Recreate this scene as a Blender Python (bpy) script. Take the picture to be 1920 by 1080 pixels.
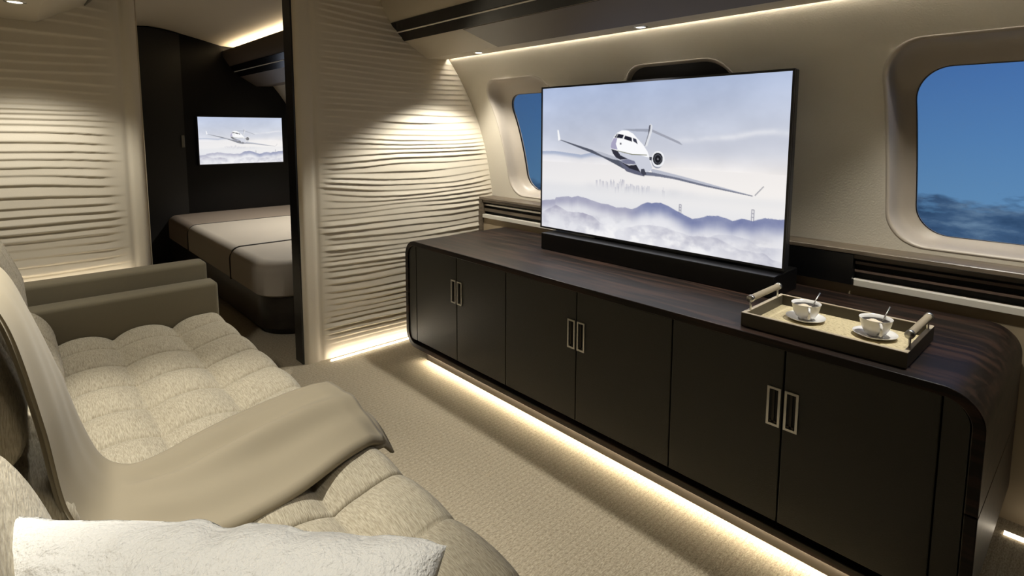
import bpy, bmesh, math
import numpy as np
from mathutils import Matrix, Vector

for o in list(bpy.data.objects):
    bpy.data.objects.remove(o)
scene = bpy.context.scene
COL = scene.collection

# ---------------------------------------------------------------- camera
cam = bpy.data.cameras.new('camera')
cam.sensor_width = 36.0
cam.lens = 19.594
cam.shift_y = -0.09583
cam.clip_start = 0.02
co = bpy.data.objects.new('camera', cam)
COL.objects.link(co)
m = Matrix(((0.73762257, 0.0698919, -0.67158623, 0.0),
            (-0.6752072, 0.08056348, -0.73321536, 0.0),
            (0.00285951, 0.99429606, 0.10661696, 1.35),
            (0, 0, 0, 1)))
co.matrix_world = m
scene.camera = co
scene.view_settings.view_transform = 'Standard'
scene.view_settings.look = 'None'
scene.view_settings.exposure = 0.0
scene.view_settings.gamma = 1.0
scene.view_settings.use_curve_mapping = False

SOFA_END, SOFA_MID, SOFA_NEAR = 26.0, 80.0, 33.0
TV_END, TV_MID, TV_NEAR = 68.0, 50.0, 50.0
WALL_WASH = 62.0
LED_SIDE = 5.0
LED_ARM = 14.0
LED_FLOOR = 85.0
LED_BULKHEAD = 40.0
COVE_MAIN = 0.12
COVE_BEDROOM = 30.0
BED_LIGHT_W = 110.0

def s2l(c):
    c = c / 255.0
    return c / 12.92 if c <= 0.04045 else ((c + 0.055) / 1.055) ** 2.4
def lin(rgb, a=1.0):
    return (s2l(rgb[0]), s2l(rgb[1]), s2l(rgb[2]), a)

# ---------------------------------------------------------------- world: dusk sky above a cloud deck
world = bpy.data.worlds.new('dusk_sky')
scene.world = world
world.use_nodes = True
wt = world.node_tree
wt.nodes.clear()
wo = wt.nodes.new('ShaderNodeOutputWorld')
wb = wt.nodes.new('ShaderNodeBackground')
tc = wt.nodes.new('ShaderNodeTexCoord')
sx = wt.nodes.new('ShaderNodeSeparateXYZ')
wt.links.new(tc.outputs['Generated'], sx.inputs[0])
ramp = wt.nodes.new('ShaderNodeValToRGB')
mr = wt.nodes.new('ShaderNodeMapRange')
mr.inputs['From Min'].default_value = -0.3
mr.inputs['From Max'].default_value = 0.5
wt.links.new(sx.outputs['Z'], mr.inputs['Value'])
wt.links.new(mr.outputs[0], ramp.inputs[0])
el = ramp.color_ramp.elements
el[0].position = 0.0; el[0].color = lin((38, 62, 96))
el[1].position = 1.0; el[1].color = lin((44, 84, 148))
e = el.new(0.25); e.color = lin((94, 138, 180))
e = el.new(0.36); e.color = lin((82, 126, 176))
e = el.new(0.52); e.color = lin((66, 106, 166))
# clouds: lumpy deck below the horizon
mp = wt.nodes.new('ShaderNodeMapping')
mp.inputs['Scale'].default_value = (5.0, 5.0, 16.0)
wt.links.new(tc.outputs['Generated'], mp.inputs[0])
nz = wt.nodes.new('ShaderNodeTexNoise')
nz.inputs['Scale'].default_value = 2.6
nz.inputs['Detail'].default_value = 9.0
nz.inputs['Roughness'].default_value = 0.58
wt.links.new(mp.outputs[0], nz.inputs['Vector'])
cr = wt.nodes.new('ShaderNodeValToRGB')
ce = cr.color_ramp.elements
ce[0].position = 0.34; ce[0].color = lin((40, 66, 98))
ce[1].position = 0.72; ce[1].color = lin((104, 132, 160))
e = ce.new(0.52); e.color = lin((62, 90, 124))
wt.links.new(nz.outputs['Fac'], cr.inputs[0])
# cloud coverage = elevation lowered + noise
nz2 = wt.nodes.new('ShaderNodeTexNoise')
nz2.inputs['Scale'].default_value = 4.2
nz2.inputs['Detail'].default_value = 7.0
wt.links.new(mp.outputs[0], nz2.inputs['Vector'])
ma = wt.nodes.new('ShaderNodeMath'); ma.operation = 'MULTIPLY_ADD'
wt.links.new(nz2.outputs['Fac'], ma.inputs[0])
ma.inputs[1].default_value = -0.10
wt.links.new(sx.outputs['Z'], ma.inputs[2])
cov = wt.nodes.new('ShaderNodeMapRange')
cov.inputs['From Min'].default_value = -0.142
cov.inputs['From Max'].default_value = -0.160
wt.links.new(ma.outputs[0], cov.inputs['Value'])
mx = wt.nodes.new('ShaderNodeMixRGB')
wt.links.new(cov.outputs[0], mx.inputs[0])
wt.links.new(ramp.outputs[0], mx.inputs[1])
wt.links.new(cr.outputs[0], mx.inputs[2])
# the sky is brighter abeam than ahead
az = wt.nodes.new('ShaderNodeMapRange')
az.inputs['From Min'].default_value = 0.1; az.inputs['From Max'].default_value = 0.9
az.inputs['To Min'].default_value = 1.0; az.inputs['To Max'].default_value = 0.55
wt.links.new(sx.outputs['Y'], az.inputs['Value'])
wt.links.new(az.outputs[0], wb.inputs['Strength'])
wt.links.new(mx.outputs[0], wb.inputs['Color'])
wt.links.new(wb.outputs[0], wo.inputs[0])

# ---------------------------------------------------------------- materials
MATS = {}
def mat(name, rgb, rough=0.5, metal=0.0, bumps=(), var=None, spec=0.5, coat=0.0, sheen=0.0, emit=0.0, emit_rgb=None):
    """bumps: (scale, stretch xyz, strength, distance, detail); var: (scale, stretch, rgb2, lo, hi)"""
    if name in MATS:
        return MATS[name]
    M = bpy.data.materials.new(name)
    M.use_nodes = True
    nt = M.node_tree
    b = nt.nodes['Principled BSDF']
    b.inputs['Base Color'].default_value = lin(rgb)
    b.inputs['Roughness'].default_value = rough
    b.inputs['Metallic'].default_value = metal
    b.inputs['Specular IOR Level'].default_value = spec
    b.inputs['Coat Weight'].default_value = coat
    b.inputs['Coat Roughness'].default_value = 0.12
    b.inputs['Sheen Weight'].default_value = sheen
    if emit:
        b.inputs['Emission Color'].default_value = lin(emit_rgb or rgb)
        b.inputs['Emission Strength'].default_value = emit
    if bumps or var:
        t = nt.nodes.new('ShaderNodeTexCoord')
    prev = None
    for (sc, st, strength, dist, det) in bumps:
        mpn = nt.nodes.new('ShaderNodeMapping')
        mpn.inputs['Scale'].default_value = st
        nt.links.new(t.outputs['Object'], mpn.inputs[0])
        n = nt.nodes.new('ShaderNodeTexNoise')
        n.inputs['Scale'].default_value = sc
        n.inputs['Detail'].default_value = det
        nt.links.new(mpn.outputs[0], n.inputs['Vector'])
        bp = nt.nodes.new('ShaderNodeBump')
        bp.inputs['Strength'].default_value = strength
        bp.inputs['Distance'].default_value = dist
        nt.links.new(n.outputs['Fac'], bp.inputs['Height'])
        if prev:
            nt.links.new(prev.outputs[0], bp.inputs['Normal'])
        prev = bp
    if prev:
        nt.links.new(prev.outputs[0], b.inputs['Normal'])
    if var:
        sc, st, rgb2, lo, hi = var
        mpn = nt.nodes.new('ShaderNodeMapping')
        mpn.inputs['Scale'].default_value = st
        nt.links.new(t.outputs['Object'], mpn.inputs[0])
        n = nt.nodes.new('ShaderNodeTexNoise')
        n.inputs['Scale'].default_value = sc
        n.inputs['Detail'].default_value = 6
        n.inputs['Distortion'].default_value = 0.4
        nt.links.new(mpn.outputs[0], n.inputs['Vector'])
        r = nt.nodes.new('ShaderNodeValToRGB')
        r.color_ramp.elements[0].position = lo
        r.color_ramp.elements[0].color = lin(rgb)
        r.color_ramp.elements[1].position = hi
        r.color_ramp.elements[1].color = lin(rgb2)
        nt.links.new(n.outputs['Fac'], r.inputs[0])
        nt.links.new(r.outputs[0], b.inputs['Base Color'])
    MATS[name] = M
    return M

U = (1, 1, 1)
M_LEATHER = mat('cream_leather', (188, 180, 163), 0.55, bumps=[(150, U, 0.4, 0.003, 4)])
M_PLEAT = mat('pleated_leather', (196, 186, 166), 0.6, bumps=[(220, U, 0.15, 0.002, 3)])
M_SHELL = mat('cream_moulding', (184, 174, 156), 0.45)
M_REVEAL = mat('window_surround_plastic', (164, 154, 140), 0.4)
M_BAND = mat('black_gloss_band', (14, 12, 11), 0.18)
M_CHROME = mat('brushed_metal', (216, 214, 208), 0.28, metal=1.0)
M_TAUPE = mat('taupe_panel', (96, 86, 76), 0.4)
M_BLACKWOOD = mat('black_wood', (10, 9, 8), 0.4, spec=0.2, var=(5, (0.4, 6, 0.6), (18, 14, 12), 0.35, 0.7))
M_WOOD = mat('dark_macassar_wood', (25, 19, 16), 0.42, spec=0.22, var=(6, (5, 0.35, 5), (54, 38, 30), 0.46, 0.64),
             bumps=[(60, (6, 0.5, 6), 0.05, 0.001, 3)])
M_DOOR = mat('dark_door_leather', (38, 36, 28), 0.5, bumps=[(260, U, 0.35, 0.002, 3)])
M_CORE = mat('cabinet_black_interior', (8, 7, 7), 0.7)
M_KICK = mat('kick_plinth_taupe', (52, 46, 38), 0.7, spec=0.2)
M_FABRIC = mat('sofa_woven_fabric', (188, 178, 155), 0.9, sheen=0.1, bumps=[(55, (9, 1, 1), 0.65, 0.004, 4), (300, U, 0.3, 0.001, 2)],
               var=(55, (9, 1, 1), (148, 137, 114), 0.35, 0.68))
M_ARM = mat('sofa_arm_fabric', (116, 107, 85), 0.9, sheen=0.1, bumps=[(420, U, 0.35, 0.001, 2)])
M_THROW = mat('taupe_throw_fabric', (143, 132, 109), 0.85, sheen=0.08, bumps=[(600, U, 0.12, 0.001, 2)])
M_PILLOW = mat('white_plush', (236, 233, 225), 0.95, sheen=0.3, bumps=[(85, U, 0.7, 0.007, 7), (260, U, 0.8, 0.003, 3)])
M_PORCELAIN = mat('white_porcelain', (232, 230, 226), 0.16, coat=0.4)
M_COFFEE = mat('dark_coffee', (20, 11, 7), 0.3, spec=0.12)
M_FOAM = mat('milk_foam', (222, 206, 180), 0.5)
M_TRAY = mat('tray_leather', (70, 64, 52), 0.5, bumps=[(240, U, 0.2, 0.001, 2)])
M_TRAYEDGE = mat('tray_pale_edge', (172, 160, 138), 0.4)
M_CANE = mat('woven_cane', (206, 192, 154), 0.6, bumps=[(420, (1, 0.4, 1), 0.5, 0.002, 1)], var=(330, (1, 0.35, 1), (158, 142, 106), 0.5, 0.66))
M_GRIP = mat('handle_leather_wrap', (146, 134, 112), 0.55, bumps=[(90, (30, 1, 1), 0.3, 0.001, 1)])
M_LEDGE = mat('ledge_grey_wood', (104, 92, 76), 0.35, var=(8, (6, 0.5, 6), (76, 66, 54), 0.4, 0.65))
M_SLAT = mat('ledge_slat_wood', (92, 76, 66), 0.35)
M_STRIP = mat('pale_ledge_strip', (196, 190, 176), 0.35)
M_LOWER = mat('beige_lower_panel', (150, 134, 108), 0.5)
M_BLACK = mat('black_plastic', (9, 9, 10), 0.3)
M_BEZEL = mat('tv_bezel', (22, 22, 25), 0.3)
M_BEDDARK = mat('bed_base_wood', (40, 33, 26), 0.3, var=(5, (3, 0.4, 3), (28, 22, 18), 0.4, 0.65))
M_MATTRESS = mat('pale_bed_fabric', (168, 158, 144), 0.85, bumps=[(400, U, 0.1, 0.001, 2)])
M_BEDEND = mat('taupe_bed_fabric', (126, 112, 98), 0.85)
M_PIPE = mat('dark_piping', (46, 40, 34), 0.7)
M_SHADE = mat('dark_window_shade', (52, 50, 50), 0.55)
M_GREY = mat('grey_handle', (120, 116, 108), 0.4, metal=0.6)
M_CEIL = mat('ceiling_panel', (196, 184, 162), 0.6)
M_LAMP = mat('downlight_lens', (255, 248, 230), 0.3, emit=14.0)
M_LEDF = mat('floor_led', (255, 242, 218), 0.3, emit=LED_FLOOR)
M_WASH = mat('wall_wash_led', (255, 251, 242), 0.3, emit=WALL_WASH)
M_LEDA = mat('arm_led', (255, 244, 224), 0.3, emit=LED_ARM)
M_LEDS = mat('side_led', (255, 240, 215), 0.3, emit=LED_SIDE)
M_LINE = mat('pale_trim_line', (214, 208, 196), 0.3)
M_LEDB = mat('bulkhead_led', (255, 244, 224), 0.3, emit=LED_BULKHEAD)
M_COVE = mat('cove_led', (255, 238, 206), 0.3, emit=COVE_MAIN)
M_COVEB = mat('bedroom_cove_led', (255, 236, 200), 0.3, emit=COVE_BEDROOM)

def carpet():
    M = bpy.data.materials.new('ribbed_carpet')
    M.use_nodes = True
    nt = M.node_tree
    b = nt.nodes['Principled BSDF']
    b.inputs['Roughness'].default_value = 0.95
    b.inputs['Specular IOR Level'].default_value = 0.15
    t = nt.nodes.new('ShaderNodeTexCoord')
    w = nt.nodes.new('ShaderNodeTexWave')
    w.wave_type = 'BANDS'; w.bands_direction = 'Y'
    w.inputs['Scale'].default_value = 14.0
    w.inputs['Distortion'].default_value = 1.6
    w.inputs['Detail'].default_value = 3
    w.inputs['Detail Scale'].default_value = 9
    nt.links.new(t.outputs['Object'], w.inputs['Vector'])
    mpn = nt.nodes.new('ShaderNodeMapping')
    mpn.inputs['Scale'].default_value = (0.35, 1, 1)
    nt.links.new(t.outputs['Object'], mpn.inputs[0])
    n = nt.nodes.new('ShaderNodeTexNoise')
    n.inputs['Scale'].default_value = 260
    n.inputs['Detail'].default_value = 3
    nt.links.new(mpn.outputs[0], n.inputs['Vector'])
    r = nt.nodes.new('ShaderNodeValToRGB')
    r.color_ramp.elements[0].position = 0.3
    r.color_ramp.elements[0].color = lin((138, 126, 104))
    r.color_ramp.elements[1].position = 0.7
    r.color_ramp.elements[1].color = lin((182, 170, 147))
    nt.links.new(n.outputs['Fac'], r.inputs[0])
    b1 = nt.nodes.new('ShaderNodeBump'); b1.inputs['Strength'].default_value = 0.28; b1.inputs['Distance'].default_value = 0.006
    nt.links.new(w.outputs['Fac'], b1.inputs['Height'])
    b2 = nt.nodes.new('ShaderNodeBump'); b2.inputs['Strength'].default_value = 0.6; b2.inputs['Distance'].default_value = 0.003
    nt.links.new(n.outputs['Fac'], b2.inputs['Height'])
    nt.links.new(b1.outputs[0], b2.inputs['Normal'])
    nt.links.new(b2.outputs[0], b.inputs['Normal'])
    rw = nt.nodes.new('ShaderNodeMapRange')
    rw.inputs['From Min'].default_value = 0.0; rw.inputs['From Max'].default_value = 0.35
    rw.inputs['To Min'].default_value = 0.88; rw.inputs['To Max'].default_value = 1.0
    nt.links.new(w.outputs['Fac'], rw.inputs['Value'])
    ml = nt.nodes.new('ShaderNodeVectorMath'); ml.operation = 'SCALE'
    nt.links.new(r.outputs[0], ml.inputs[0])
    nt.links.new(rw.outputs[0], ml.inputs['Scale'])
    nt.links.new(ml.outputs[0], b.inputs['Base Color'])
    return M
M_CARPET = carpet()

def glass():
    M = bpy.data.materials.new('window_glass')
    M.use_nodes = True
    nt = M.node_tree
    nt.nodes.clear()
    o = nt.nodes.new('ShaderNodeOutputMaterial')
    tr = nt.nodes.new('ShaderNodeBsdfTransparent')
    tr.inputs[0].default_value = (0.96, 0.97, 0.98, 1)
    gl = nt.nodes.new('ShaderNodeBsdfGlossy')
    gl.inputs['Roughness'].default_value = 0.03
    fr = nt.nodes.new('ShaderNodeFresnel'); fr.inputs[0].default_value = 1.08
    mxn = nt.nodes.new('ShaderNodeMixShader')
    nt.links.new(fr.outputs[0], mxn.inputs[0])
    nt.links.new(tr.outputs[0], mxn.inputs[1])
    nt.links.new(gl.outputs[0], mxn.inputs[2])
    nt.links.new(mxn.outputs[0], o.inputs[0])
    return M
M_GLASS = glass()

def screen_mat():
    M = bpy.data.materials.new('lit_screen')
    M.use_nodes = True
    nt = M.node_tree
    nt.nodes.clear()
    o = nt.nodes.new('ShaderNodeOutputMaterial')
    em = nt.nodes.new('ShaderNodeEmission')
    at = nt.nodes.new('ShaderNodeVertexColor'); at.layer_name = 'picture'
    em.inputs['Strength'].default_value = 1.0
    nt.links.new(at.outputs['Color'], em.inputs['Color'])
    nt.links.new(em.outputs[0], o.inputs[0])
    return M
M_SCREEN = screen_mat()

# ---------------------------------------------------------------- helpers
ORG = {}
def tag(o, label=None, cat=None, group=None, kind=None):
    if label: o['label'] = label
    if cat: o['category'] = cat
    if group: o['group'] = group
    if kind: o['kind'] = kind
    return o
def thing(name, loc, label=None, cat=None, group=None, kind=None):
    o = bpy.data.objects.new(name, None)
    o.empty_display_size = 0.05
    COL.objects.link(o)
    o.location = loc
    ORG[o.name] = Vector(loc)
    return tag(o, label, cat, group, kind)
def smooth(me, on=True):
    me.polygons.foreach_set('use_smooth', [on] * len(me.polygons))
def obj(name, verts, faces, material, parent=None, sm=False, origin=None):
    """verts in world coordinates; the mesh is stored relative to its thing's origin"""
    org = ORG[parent.name] if parent else Vector(origin or (0, 0, 0))
    v = np.asarray(verts, dtype=float) - np.array(org)
    me = bpy.data.meshes.new(name)
    me.from_pydata([tuple(p) for p in v], [], [tuple(int(i) for i in f) for f in faces])
    me.validate()
    me.update()
    me.materials.append(material)
    if sm: smooth(me)
    o = bpy.data.objects.new(name, me)
    COL.objects.link(o)
    if parent:
        o.parent = parent
    else:
        o.location = org
    ORG[o.name] = Vector(org)
    return o
def from_bm(name, bm, material, parent=None, sm=False, origin=None):
    bmesh.ops.recalc_face_normals(bm, faces=bm.faces)
    bm.verts.ensure_lookup_table()
    bm.verts.index_update()
    v = [tuple(x.co) for x in bm.verts]
    f = [[x.index for x in fc.verts] for fc in bm.faces]
    bm.free()
    return obj(name, v, f, material, parent, sm, origin)
def box_bm(bm, x, y, z):
    vs = [bm.verts.new((a, b, c)) for a in x for b in y for c in z]
    for q in ((0, 1, 3, 2), (4, 6, 7, 5), (0, 4, 5, 1), (2, 3, 7, 6), (0, 2, 6, 4), (1, 5, 7, 3)):
        bm.faces.new([vs[i] for i in q])
    return vs
def box(name, x, y, z, material, parent=None, bevel=0.0, seg=2, sm=False, origin=None):
    bm = bmesh.new()
    box_bm(bm, x, y, z)
    if bevel:
        bmesh.ops.bevel(bm, geom=list(bm.edges), offset=bevel, segments=seg, profile=0.5, affect='EDGES')
    o = from_bm(name, bm, material, parent, sm, origin)
    return o
def prism(name, poly, axis, a, b, material, parent=None, bevel=0.0, seg=2, sm=False, origin=None):
    """poly: 2D loop; axis 0: (y,z) extruded in x, 1: (x,z) in y, 2: (x,y) in z"""
    def P(p, t):
        return ((t, p[0], p[1]), (p[0], t, p[1]), (p[0], p[1], t))[axis]
    n = len(poly)
    bm = bmesh.new()
    A = [bm.verts.new(P(p, a)) for p in poly]
    B = [bm.verts.new(P(p, b)) for p in poly]
    bm.faces.new(A)
    bm.faces.new(B[::-1])
    for i in range(n):
        j = (i + 1) % n
        bm.faces.new((A[i], B[i], B[j], A[j]))
    bmesh.ops.recalc_face_normals(bm, faces=bm.faces)
    if bevel:
        es = [e for e in bm.edges if abs((e.verts[0].co - e.verts[1].co)[axis]) < 1e-6]
        bmesh.ops.bevel(bm, geom=es, offset=bevel, segments=seg, profile=0.5, affect='EDGES')
    return from_bm(name, bm, material, parent, sm, origin)
def rrect(a0, a1, b0, b1, r, n=8, corners=(1, 1, 1, 1)):
    """rounded rectangle loop, counter-clockwise from the (a1,b0) corner"""
    out = []
    for k, (cx, cy, t0) in enumerate(((a1 - r, b0 + r, -90), (a1 - r, b1 - r, 0), (a0 + r, b1 - r, 90), (a0 + r, b0 + r, 180))):
        if corners[k]:
            for i in range(n + 1):
                t = math.radians(t0 + 90 * i / n)
                out.append((cx + r * math.cos(t), cy + r * math.sin(t)))
        else:
            out.append(((a1, b0), (a1, b1), (a0, b1), (a0, b0))[k])
    return out
def lathe(name, prof, c, material, parent=None, n=40, origin=None):
    v, f = [], []
    for i in range(n):
        t = 2 * math.pi * i / n
        for r, z in prof:
            v.append((c[0] + r * math.cos(t), c[1] + r * math.sin(t), c[2] + z))
    k = len(prof)
    for i in range(n):
        j = (i + 1) % n
        for q in range(k - 1):
            f.append((i * k + q, j * k + q, j * k + q + 1, i * k + q + 1))
    return obj(name, v, f, material, parent, True, origin)
def tube(name, pts, r, material, parent=None, n=10, closed=False, origin=None):
    pts = [Vector(p) for p in pts]
    v, f = [], []
    m_ = len(pts)
    for i, p in enumerate(pts):
        a = pts[i - 1] if (i > 0 or closed) else pts[i]
        b = pts[(i + 1) % m_] if (i < m_ - 1 or closed) else pts[i]
        d = (b - a).normalized()
        up = Vector((0, 0, 1)) if abs(d.z) < 0.9 else Vector((1, 0, 0))
        s = d.cross(up).normalized()
        u = s.cross(d)
        rr = r[i] if hasattr(r, '__len__') else r
        for k in range(n):
            t = 2 * math.pi * k / n
            v.append(tuple(p + s * (rr * math.cos(t)) + u * (rr * math.sin(t))))
    for i in range(m_ if closed else m_ - 1):
        j = (i + 1) % m_
        for k in range(n):
            l = (k + 1) % n
            f.append((i * n + k, i * n + l, j * n + l, j * n + k))
    if not closed:
        f.append(tuple(range(n))[::-1])
        f.append(tuple(range((m_ - 1) * n, m_ * n)))
    return obj(name, v, f, material, parent, True, origin)
def gridfaces(nu, nv, base=0):
    i, j = np.meshgrid(np.arange(nu - 1), np.arange(nv - 1), indexing='ij')
    a = (i * nv + j).ravel() + base
    return np.stack([a, a + nv, a + nv + 1, a + 1], 1)
def vnoise(x, y, seed=0):
    rs = np.random.RandomState(seed)
    T = rs.rand(256, 256)
    xi = np.floor(x).astype(int); yi = np.floor(y).astype(int)
    fx = x - xi; fy = y - yi
    fx = fx * fx * fx * (fx * (fx * 6 - 15) + 10); fy = fy * fy * fy * (fy * (fy * 6 - 15) + 10)
    g = lambda a, b: T[a % 256, b % 256]
    return (g(xi, yi) * (1 - fx) + g(xi + 1, yi) * fx) * (1 - fy) + (g(xi, yi + 1) * (1 - fx) + g(xi + 1, yi + 1) * fx) * fy
def fbm(x, y, seed=0, o=5):
    s = 0; a = 0.5; t = 0
    for k in range(o):
        s = s + a * vnoise(x * 2 ** k, y * 2 ** k, seed + k); t += a; a *= 0.55
    return s / t
def sstep(a, b, x):
    t = np.clip((x - a) / (b - a), 0, 1)
    return t * t * (3 - 2 * t)

def autosmooth(o, deg=35):
    smooth(o.data)
    o.data.set_sharp_from_angle(angle=math.radians(deg))
    return o

# ================================================================ STRUCTURE
YB = 3.07            # near face of the partition
YF = 6.30            # far wall of the bedroom
YR = -1.10           # wall behind the camera
CX = 1.1035          # cabin centre line
PZ = [0.0, 0.35, 0.744, 0.867, 0.988, 1.198, 1.431, 1.653, 1.818, 1.95]
PX = [2.632, 2.632, 2.628, 2.62, 2.603, 2.558, 2.483, 2.36, 2.241, 2.12]
_zz = np.linspace(0, 1.95, 79)
_xx = np.interp(_zz, PZ, PX)
for _ in range(14):
    _xx[1:-1] = 0.25 * _xx[:-2] + 0.5 * _xx[1:-1] + 0.25 * _xx[2:]
def wx(z):
    return np.interp(z, _zz, _xx)

WIN = [(2.272, 2.868), (1.165, 1.757), (0.02, 0.614)]
WZ = (0.90, 1.668)
WR = 0.135

fl = box('floor', (-0.6, 2.75), (YR - 0.05, YF + 0.05), (-0.06, 0.0), M_CARPET)
tag(fl, 'beige ribbed carpet covering the cabin floor', 'floor', kind='structure')

zs_ = np.linspace(0, 1.95, 54)
prof = [(float(wx(z)), float(z)) for z in zs_]
outer = [(x + 0.035, z) for x, z in prof][::-1]
wr = prism('wall_right', prof + outer, 1, YR, YB + 0.06, M_LEATHER)
cutters = []
for (a, b) in WIN:
    cutters.append(prism('cutter', rrect(a, b, WZ[0], WZ[1], WR, 12), 0, 2.0, 3.0, M_LEATHER))
for c in cutters:
    md = wr.modifiers.new('cut', 'BOOLEAN')
    md.operation = 'DIFFERENCE'
    md.object = c
    md.solver = 'EXACT'
dg = bpy.context.evaluated_depsgraph_get()
me = bpy.data.meshes.new_from_object(wr.evaluated_get(dg))
wr.modifiers.clear()
wr.data = me
for c in cutters:
    bpy.data.objects.remove(c)
autosmooth(wr, 40)
tag(wr, 'curved cream leather side wall with three rounded windows', 'wall', kind='structure')

wbd = prism('wall_right_bedroom', prof + outer, 1, YB + 0.06, YF, M_LEATHER)
autosmooth(wbd, 40)
tag(wbd, 'curved cream side wall of the bedroom beyond the doorway', 'wall', kind='structure')
profl = [(2 * CX - x, z) for x, z in prof]
outl = [(x - 0.035, z) for x, z in profl][::-1]
wl_ = prism('wall_left', profl + outl, 1, YR, YF, M_LEATHER)
autosmooth(wl_, 40)
tag(wl_, 'curved cream side wall behind the sofa', 'wall', kind='structure')

ARC = [(2.30, 1.93), (2.30, 2.10), (2.20, 2.16), (1.95, 2.185), (1.735, 2.195), (1.566, 2.235), (1.336, 2.285), (1.22, 2.305), (CX, 2.315)]
arc = ARC + [(2 * CX - x, z) for x, z in ARC[-2::-1]]
arc_o = [(CX + (x - CX) * 1.03, z + 0.05) for x, z in arc][::-1]
cl = prism('ceiling', arc + arc_o, 1, YR, YF, M_CEIL)
autosmooth(cl, 30)
tag(cl, 'arched cream ceiling with glowing cove along its edge', 'ceiling', kind='structure')

rear = box('wall_rear', (-0.6, 2.75), (YR - 0.06, YR), (0, 2.4), M_BLACKWOOD)
tag(rear, 'dark wood end wall of the lounge behind the viewpoint', 'wall', kind='structure')
front = box('wall_front', (-0.6, 2.75), (YF, YF + 0.06), (0, 2.4), M_BLACKWOOD)
tag(front, 'black wooden end wall of the bedroom carrying a small screen', 'wall', kind='structure')

# ---------------- windows
def ring_surface(name, rings, material, parent, close=False):
    v, f = [], []
    n = len(rings[0])
    for r in rings: v += r
    for i in range(len(rings) - 1):
        for k in range(n):
            l = (k + 1) % n
            f.append((i * n + k, i * n + l, (i + 1) * n + l, (i + 1) * n + k))
    if close:
        c = len(v)
        last = rings[-1]
        v.append(tuple(np.mean(last, 0)))
        b0 = (len(rings) - 1) * n
        for k in range(n):
            f.append((b0 + k, b0 + (k + 1) % n, c))
    return obj(name, v, f, material, parent, True)
DEPTH = 0.117
wl3 = ['far cabin window left of the television showing dark blue sky',
       'middle cabin window behind the television with its dark shade closed',
       'large cabin window above the coffee tray showing blue sky and clouds']
for k, (a, b) in enumerate(WIN):
    w = thing('window_%d' % (k + 1), (2.6, (a + b) / 2, WZ[0]), wl3[k], 'window', kind='structure')
    ref = rrect(a, b, WZ[0], WZ[1], WR, 12)
    cnt = [int(math.hypot(ref[(i + 1) % len(ref)][0] - p[0], ref[(i + 1) % len(ref)][1] - p[1]) / 0.03) for i, p in enumerate(ref)]
    def dense_like(pts):
        out = []
        for i, p in enumerate(pts):
            q = pts[(i + 1) % len(pts)]
            for k in range(cnt[i] + 1):
                t = k / (cnt[i] + 1)
                out.append((p[0] + (q[0] - p[0]) * t, p[1] + (q[1] - p[1]) * t))
        return out
    def loop(g, t, off):
        o_ = rrect(a - g, b + g, WZ[0] - g, WZ[1] + g, WR, 12)
        i_ = rrect(a + 0.072, b - 0.072, 0.938, 1.582, 0.115, 12)
        pts = [(p[0] * (1 - t) + q[0] * t, p[1] * (1 - t) + q[1] * t) for p, q in zip(o_, i_)]
        return [(float(wx(z)) + off, y, z) for y, z in dense_like(pts)]
    rings = [loop(0.007, 0, 0.001), loop(0.004, 0, -0.0015), loop(0.0, 0, -0.0022), loop(-0.004, 0, 0.0), loop(-0.007, 0, 0.007),
             loop(-0.009, 0.03, 0.03), loop(-0.009, 0.09, 0.058), loop(-0.007, 0.25, 0.078), loop(-0.004, 0.5, 0.091), loop(0, 0.75, 0.102), loop(0, 0.95, 0.112), loop(0, 0.99, 0.115), loop(0, 1.0, DEPTH), loop(0, 1.0, DEPTH + 0.015)]
    ring_surface('surround', rings, M_REVEAL, w)
    def patch(off, s):
        L = []
        base = loop(0, 1.0, DEPTH)
        cy = (a + b) / 2; cz = 1.26
        for q in s:
            L.append([(float(wx(cz + (p[2] - cz) * q)) + off, cy + (p[1] - cy) * q, cz + (p[2] - cz) * q) for p in base])
        return L
    gask = [loop(0, 0.992, DEPTH - 0.004), loop(0, 1.012, DEPTH - 0.004), loop(0, 1.012, DEPTH + 0.006)]
    ring_surface('gasket', gask, M_BLACK, w)
    if k == 1:
        sh_ = [[(float(wx(1.284 + (p[2] - 1.284) * q)) + 0.016, (a + b) / 2 + (p[1] - (a + b) / 2) * q, 1.284 + (p[2] - 1.284) * q) for p in loop(-0.007, 0, 0)] for q in (1.0, 0.75, 0.5, 0.25)]
        ring_surface('shade', sh_, M_SHADE, w, True)
    ring_surface('pane', patch(DEPTH + 0.004, (1.0, 0.75, 0.5, 0.25)), M_GLASS, w, True)

# ---------------- partition with the doorway
DX0, DX1 = 0.495, 1.207
part = thing('wall_partition', (CX, YB, 0), 'cream pleated leather partition on both sides of the doorway', 'wall', kind='structure')
box('core', (DX1, 2.66), (YB + 0.035, YB + 0.12), (0, 2.36), M_BLACKWOOD, part)
box('core', (-0.47, DX0), (YB + 0.035, YB + 0.12), (0, 2.36), M_BLACKWOOD, part)
box('header', (DX0 - 0.02, DX1 + 0.02), (YB + 0.02, YB + 0.12), (2.14, 2.36), M_SHELL, part)

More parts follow.
